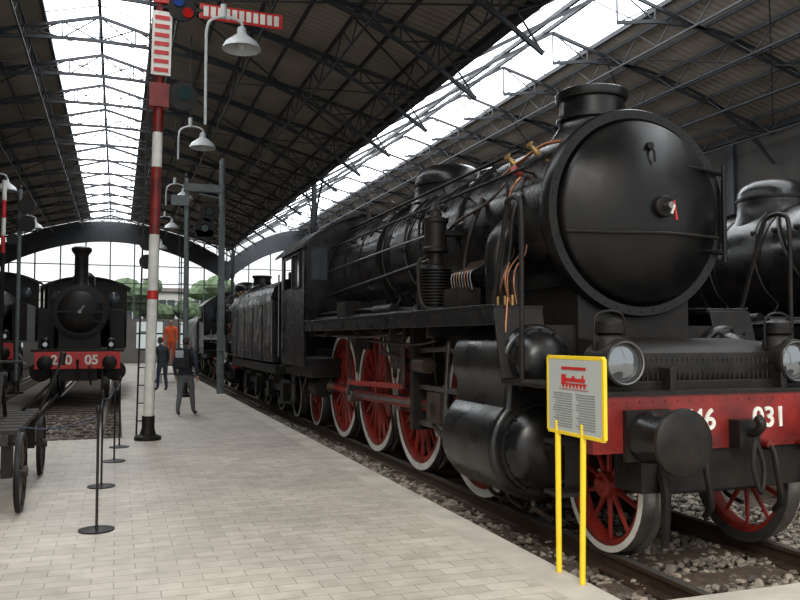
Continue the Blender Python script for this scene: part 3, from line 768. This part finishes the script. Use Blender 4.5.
for x,z in((.5,4.9),(.62,5.4)): g.cyl((x,-.2,z),(x,-.1,z),.30,BLM,seg=24); g.cyl((x,-.22,z),(x,-.2,z),.10,GRNL)
g.bar((0,0,4.9),(.5,0,4.9),.06,BLM); g.bar((0,0,5.4),(.6,0,5.4),.06,BLM)
g.box((-.2,-.1,5.7),(.5,.06,.3),GRYP)
g.obj('signal_head',M2)
M3=mast('semaphore_signal',(-3.1,25,0),6,[(4.1,BLM),(4.6,REDB),(5.1,WHT),(5.6,REDB),(6.2,WHT)],r=.06,ladder=False)
g=G(); g.cyl((.25,-.14,4.5),(.25,-.1,4.5),.16,BLM); g.bar((0,0,4.6),(.25,-.1,4.5),.05,BLM); g.obj('signal_arm',M3)
M4=mast('shunting_signal',(-2.9,27,0),6,[(1.2,GRYP),(6.3,GRYP)],r=.06,ladder=False)
g=G()
for z in(5.2,5.75): g.cyl((.2,-.2,z),(.2,-.1,z),.25,BLM,seg=24); g.bar((0,0,z),(.2,-.12,z),.05,BLM)
g.obj('signal_head',M4)
M5=mast('shunting_signal',(1.25,32,0),6,[(1.2,WHT),(2.4,REDB),(3.4,WHT),(6.0,GRYP)],r=.07,ladder=False)
g=G()
for z in(4.6,5.3): g.cyl((-.25,-.2,z),(-.25,-.1,z),.28,BLM,seg=24); g.bar((0,0,z),(-.25,-.12,z),.05,BLM)
g.obj('signal_head',M5)
e=empty('platform_pole',(2.98,25.0,0)); g=G()
g.lathe([(.0005,0),(.11,0),(.11,3.4),(.095,3.5),(.095,7.2),(.0005,7.3)],(0,0,0),(0,0,1),GRYP,18)
g.cyl((0,0,6.0),(-.7,0,6.1),.03,GRYP); g.bb(-.12,.12,-.2,-.08,1.3,1.8,GRYP); g.obj('pole',e)

# ------------------------------------------------------------------ platform lamps
def lamp(loc,tail=.3):
    e=empty('pendant_lamp',loc); g=G()
    g.lathe([(.05,.30),(.07,.28),(.08,.18),(.13,.14),(.27,.03),(.315,-.06),(.325,-.08),(.31,-.08),(.25,.02),(.1,.10),(.0005,.11)],(0,0,0),(0,0,1),ENAM,28)
    g.ell((0,0,-.01),(.07,.07,.09),ENAM)
    zt=zat(loc[0],7.2,-.55)-loc[2]-.2
    g.tube([(0,0,.28),(0,0,.36),(-.10,0,.42),(-.30,0,.44),(-.50,0,.36),(-.57,0,.2),(-.58,0,-.1),(-.58,0,-tail)],.024,ENAM)
    g.cyl((-.30,0,.42),(-.30,0,zt),.014,BLM,seg=8)
    g.lathe([(.0005,0),(.05,0),(.05,.22),(.0005,.24)],(-.30,0,.42),(0,0,1),ENAM,12)
    g.obj('shade_and_arm',e)
for p in((1.88,13.3,6.60,1.4),(1.9,20,6.45,.4),(2.05,28,6.5,.3),(2.15,36,6.55,.3),(-3.3,27,6.3,.3),(-3.3,36,6.3,.3),(2.1,44,6.5,.3)): lamp(p[:3],p[3])

# ------------------------------------------------------------------ barrier stanchions
ROPE=mat('dark_rope',(0.02,0.03,0.06),0.7)
st=[(-.15,7.65),(-.15,9.86),(-.02,11.8),(.05,13.3)]
for x,y in st:
    g=G()
    g.lathe([(.0005,0),(.15,0),(.155,.012),(.10,.022),(.02,.035),(.012,.05),(.012,1.02),(.022,1.03),(.026,1.06),(.02,1.09),(.0005,1.10)],(x,y,0),(0,0,1),BLM,24)
    g.obj('barrier_stanchion')
g=G()
pts=[(-.85,8.0,.90)]+[(a[0],a[1],1.0) for a in st]
for a,b in zip(pts[:-1],pts[1:]):
    a=Vector(a);b=Vector(b); m_=(a+b)/2; m_.z-=.06; g.tube([a,m_,b],.006,ROPE)
g.obj('barrier_rope')

# ------------------------------------------------------------------ pump trolley
e=empty('pump_trolley',(-1.55,9.85,0)); g=G()
for y in(-1.15,1.1):
    for s in(-1,1):
        g.lathe([(.345,.018),(.38,.018),(.38,-.018),(.395,-.022),(.395,-.032),(.345,-.032)],(s*.68,y,.395),(s,0,0),BLM,36,closed=True)
        for i in range(10):
            a=2*pi*i/10; g.bar((s*.68,y,.395),(s*.68,y+math.cos(a)*.35,.395+math.sin(a)*.35),.018,RUS)
        g.cyl((s*.63,y,.395),(s*.74,y,.395),.05,RUS)
    g.cyl((-.7,y,.395),(.7,y,.395),.025,BLM)
g.obj('wheels',e)
g=G()
for s in(-1,1):
    g.bb(s*.5,s*.57,-1.3,1.5,.66,.76,DWOOD)
    for y in(-1.15,1.1): g.bb(s*.5,s*.6,y-.06,y+.06,.34,.67,BLM)
for i in range(8): g.bb(-.64,.64,-1.2+i*.33,-.95+i*.33,.76,.80,DWOOD)
for s in(-1,1):
    g.bar((s*.35,-.35,.8),(s*.35,0,1.3),.04,BLM); g.bar((s*.35,.35,.8),(s*.35,0,1.3),.04,BLM)
g.cyl((-.4,0,1.29),(.4,0,1.29),.03,BLM)
g.bar((0,-1.0,1.17),(0,1.0,1.41),.04,DWOOD,.07)
for y,z in((-1.0,1.17),(1.0,1.41)): g.cyl((-.45,y,z),(.45,y,z),.018,DWOOD)
g.bar((0,-.4,1.25),(0,-.5,.6),.03,BLM)
g.bar((.45,1.1,.8),(.78,1.3,1.15),.03,BLM); g.bar((.60,1.25,.7),(.88,1.2,1.40),.028,BLM); g.cyl((.88,1.2,1.36),(.90,1.2,1.52),.04,BLM)
g.bar((.55,.6,.6),(.86,1.0,1.0),.03,BLM)
g.obj('deck_and_pump',e)

# ------------------------------------------------------------------ people
SKIN=mat('skin',(0.50,0.30,0.21),0.55,0,0.1,20)
HAIRG=mat('hair_dark',(0.05,0.04,0.035),0.8,0,0.3,60)
JK1=mat('jacket_blue_grey',(0.035,0.042,0.06),0.8,0,0.3,8,0.3,12); TR1=mat('trousers_grey',(0.15,0.155,0.16),0.85,0,0.25,8,0.3,12)
JK2=mat('jacket_dark',(0.025,0.028,0.035),0.8,0,0.3,8,0.3,12); TR2=mat('jeans_dark',(0.04,0.05,0.08),0.85,0,0.25,8,0.3,12)
JK3=mat('hi_vis_orange',(0.85,0.13,0.03),0.7,0,0.2,8); TR3=mat('work_trousers_orange',(0.6,0.09,0.03),0.8,0,0.2,8)
SHOE=mat('shoe_leather',(0.03,0.022,0.018),0.5); BAG=mat('backpack_black',(0.014,0.014,0.017),0.7,0,0.3,10); BAGG=mat('backpack_grey',(0.40,0.42,0.45),0.7); EYE=mat('eye_white',(0.7,0.7,0.7),0.3); EYEB=mat('iris_dark',(0.02,0.015,0.01),0.2); LIP=mat('lips',(0.38,0.15,0.12),0.5)
def person(name,loc,rotz,J,cloth,scale=1.0,headturn=0.0,pack=False,hair=HAIRG):
    jk,tr=cloth
    e=empty(name,loc); e.rotation_euler=(0,0,rotz); e.scale=(scale,)*3
    names=list(J.keys()); idx={n:i for i,n in enumerate(names)}
    bones=[('pelvis','waist',jk),('waist','chest',jk),('chest','uchest',jk),('uchest','neck',jk),('neck','headb',SKIN)]
    for s in'LR':
        bones+=[('pelvis','hip'+s,tr),('hip'+s,'thigh'+s,tr),('thigh'+s,'knee'+s,tr),('knee'+s,'calf'+s,tr),('calf'+s,'ankle'+s,tr),('ankle'+s,'ball'+s,SHOE),('ball'+s,'toe'+s,SHOE),
                ('uchest','sh'+s,jk),('sh'+s,'el'+s,jk),('el'+s,'fore'+s,jk),('fore'+s,'wr'+s,jk)]
    me=bpy.data.meshes.new('body'); me.from_pydata([J[n][0] for n in names],[(idx[a],idx[b]) for a,b,_ in bones],[])
    ob=bpy.data.objects.new('body',me); scene.collection.objects.link(ob)
    sk=ob.modifiers.new('s','SKIN'); sk.use_smooth_shade=True; ss=ob.modifiers.new('u','SUBSURF'); ss.levels=2; ss.render_levels=2
    for n in names:
        d=me.skin_vertices[0].data[idx[n]]; r=J[n][1]; d.radius=r if isinstance(r,tuple) else (r,r); d.use_root=(n=='pelvis')
    dg=bpy.context.evaluated_depsgraph_get(); me2=bpy.data.meshes.new_from_object(ob.evaluated_get(dg)); ob.modifiers.clear(); ob.data=me2
    ms=[jk,tr,SKIN,SHOE]; me2.materials.clear()
    for m_ in ms: me2.materials.append(m_)
    seg=[(Vector(J[a][0]),Vector(J[b][0]),(J[a][1] if not isinstance(J[a][1],tuple) else J[a][1][0]),mt) for a,b,mt in bones]
    for p in me2.polygons:
        c=p.center; best=None
        for a,b,r,mt in seg:
            d=b-a; t=max(0,min(1,(c-a).dot(d)/d.length_squared)); q=(c-(a+d*t)).length-r*.5
            if best is None or q<best[0]: best=(q,mt)
        mt=best[1]
        if mt is tr and c.z>J['pelvis'][0][2]-.06: mt=jk
        p.material_index=ms.index(mt); p.use_smooth=True
    ob.parent=e
    hb=Vector(J['headb'][0]); g=G()
    def hf(p):
        q=p.copy()
        if q.z<0: k=1+q.z*2.6; q.x*=max(.55,k); q.y*=max(.7,1+q.z*1.2) if q.y<0 else 1
        return q
    C=Vector((0,.02,.10))
    g.ell(C,(.076,.096,.118),SKIN,20,14,hf)
    g.ell(C+Vector((0,-.012,.022)),(.083,.096,.108),hair,20,12,lambda p:(p if p.y<.03 or p.z>.06 else Vector((p.x*.86,min(p.y,.055),p.z))))
    g.ell(C+Vector((0,.098,-.012)),(.013,.018,.024),SKIN,8,6)
    for s in(-1,1):
        g.ell(C+Vector((s*.078,-.002,-.008)),(.010,.018,.030),SKIN,8,6)
        g.ell(C+Vector((s*.030,.083,.008)),(.013,.010,.008),EYE,8,6); g.ell(C+Vector((s*.030,.091,.008)),(.006,.004,.006),EYEB,8,6)
        g.ell(C+Vector((s*.030,.090,.026)),(.016,.006,.004),hair,8,4)
    g.ell(C+Vector((0,.090,-.050)),(.024,.008,.007),LIP,8,6)
    h=g.obj('head',e,fix=False); h.location=hb; h.rotation_euler=(0,0,headturn)
    for s in'LR':
        w=Vector(J['wr'+s][0]); d=(w-Vector(J['fore'+s][0])).normalized(); sx=-1 if s=='L' else 1
        inn=Vector((-sx,0,0)); inn=(inn-d*inn.dot(d)); inn.normalize(); f=d.cross(inn)
        if f.y<0: f=-f
        g=G()
        g.tube([w-d*.02,w+d*.03,w+d*.085],0,SKIN,10,True,[.026,.036,.030])
        for k,(off,Ln) in enumerate(((.028,.070),(.010,.080),(-.009,.074),(-.027,.058))):
            b0=w+d*.075+f*off
            g.tube([b0,b0+d*Ln*.45+inn*.004,b0+d*Ln*.75+inn*.016,b0+d*Ln*.92+inn*.034],.009,SKIN,7,True,[.010,.009,.0085,.006])
        t0=w+d*.03+f*.026
        g.tube([t0,t0+f*.022+d*.025+inn*.008,t0+f*.026+d*.055+inn*.02],.010,SKIN,7,True,[.013,.011,.008])
        g.obj('hand_'+('left' if s=='L' else 'right'),e,fix=False)
    if pack:
        g=G(); c=Vector(J['chest'][0])+Vector((0,-.19,.03))
        g.box(c,(.30,.16,.44),BAG); g.box(c+Vector((0,-.10,-.09)),(.24,.06,.2),BAG); g.box(c+Vector((-.05,-.105,.10)),(.18,.03,.16),BAGG)
        for s in(-1,1): g.tube([c+Vector((s*.11,.07,.2)),c+Vector((s*.115,.17,.235)),c+Vector((s*.13,.30,.15)),c+Vector((s*.15,.27,-.05)),c+Vector((s*.14,.08,-.16))],.018,BAG)
        g.obj('backpack',e,bevel=.03)
    return e
def pose(lf=0.0,rf=0.0,lean=0.0,armL=(0,0),armR=(0,0)):
    J={}
    J['pelvis']=((0,0,.93),(.145,.115)); J['waist']=((0,.01+lean*.3,1.06),(.14,.11)); J['chest']=((0,.01+lean*.7,1.22),(.16,.125)); J['uchest']=((0,lean,1.36),(.14,.10))
    J['neck']=((0,.01+lean*1.2,1.45),(.062,.06)); J['headb']=((0,.02+lean*1.35,1.51),(.05,.05))
    for s,sx,ft,(ef,wf) in(('L',-1,lf,armL),('R',1,rf,armR)):
        lift=.05 if ft<-.15 else 0
        J['hip'+s]=((sx*.085,ft*.05,.86),.098); J['thigh'+s]=((sx*.095,ft*.3+.015,.68),.088); kb=.05 if ft<0 else .03
        J['knee'+s]=((sx*.10,ft*.52+kb,.48),.062); J['calf'+s]=((sx*.10,ft*.75+kb*.3,.32),.062); J['ankle'+s]=((sx*.10,ft,.10+lift),.045)
        J['ball'+s]=((sx*.115,ft+.10,.045+lift*.3),(.045,.04)); J['toe'+s]=((sx*.12,ft+.17,.035),(.035,.03))
        J['sh'+s]=((sx*.185,lean,1.375),.068); J['el'+s]=((sx*.25,lean*.8+ef,1.10),.052)
        J['fore'+s]=((sx*.255,lean*.7+(ef+wf)/2,.98),.045); J['wr'+s]=((sx*.25,lean*.6+wf,.86),.033)
    return J
P1=pose(-.20,.26,0,(.0,.12),(-.04,.04))
person('man_with_backpack',(1.42,18.2,0),math.radians(-22),P1,(JK1,TR1),1.0,math.radians(-20),pack=True)
P2=pose(.12,-.10,.10,(.02,.16),(.02,.18))
person('visitor',(1.38,27.0,0),math.radians(25),P2,(JK2,TR2),1.0,math.radians(20))
P3=pose(.03,-.02,.03,(.0,.1),(.02,.12))
person('worker_in_orange',(1.95,32,.70),math.radians(160),P3,(JK3,TR3),1.0,0.2)
e=empty('work_platform',(1.95,32.05,0)); g=G()
g.bb(-.5,.5,-.4,.4,.64,.70,WOOD)
for x in(-.45,.45):
    for y in(-.35,.35): g.bb(x-.03,x+.03,y-.03,y+.03,0,.64,GRYP)
g.bb(-.4,.4,-.65,-.4,.32,.36,WOOD); g.bb(-.4,-.36,-.65,-.4,0,.32,GRYP); g.bb(.36,.4,-.65,-.4,0,.32,GRYP)
g.obj('stand',e)

# ------------------------------------------------------------------ lights / world / camera
w=bpy.data.worlds.new('overcast_sky'); scene.world=w; w.use_nodes=True
bg=w.node_tree.nodes['Background']; bg.inputs['Color'].default_value=(0.95,0.98,1.0,1); bg.inputs['Strength'].default_value=1.3
s=bpy.data.lights.new('sun','SUN'); s.energy=2.4; s.angle=math.radians(30); s.color=(1,.94,.85); so=bpy.data.objects.new('sun',s); scene.collection.objects.link(so)
so.rotation_euler=(math.radians(52),0,math.radians(-25))
cam=bpy.data.cameras.new('camera'); cam.lens=36; cam.sensor_width=36; cam.clip_end=300
co=bpy.data.objects.new('camera',cam); scene.collection.objects.link(co); co.location=(0,0,1.7)
co.rotation_euler=(math.radians(90+2.72),0,math.radians(-19.42)); scene.camera=co
scene.view_settings.view_transform='Standard'; scene.view_settings.look='None'; scene.view_settings.exposure=0.0
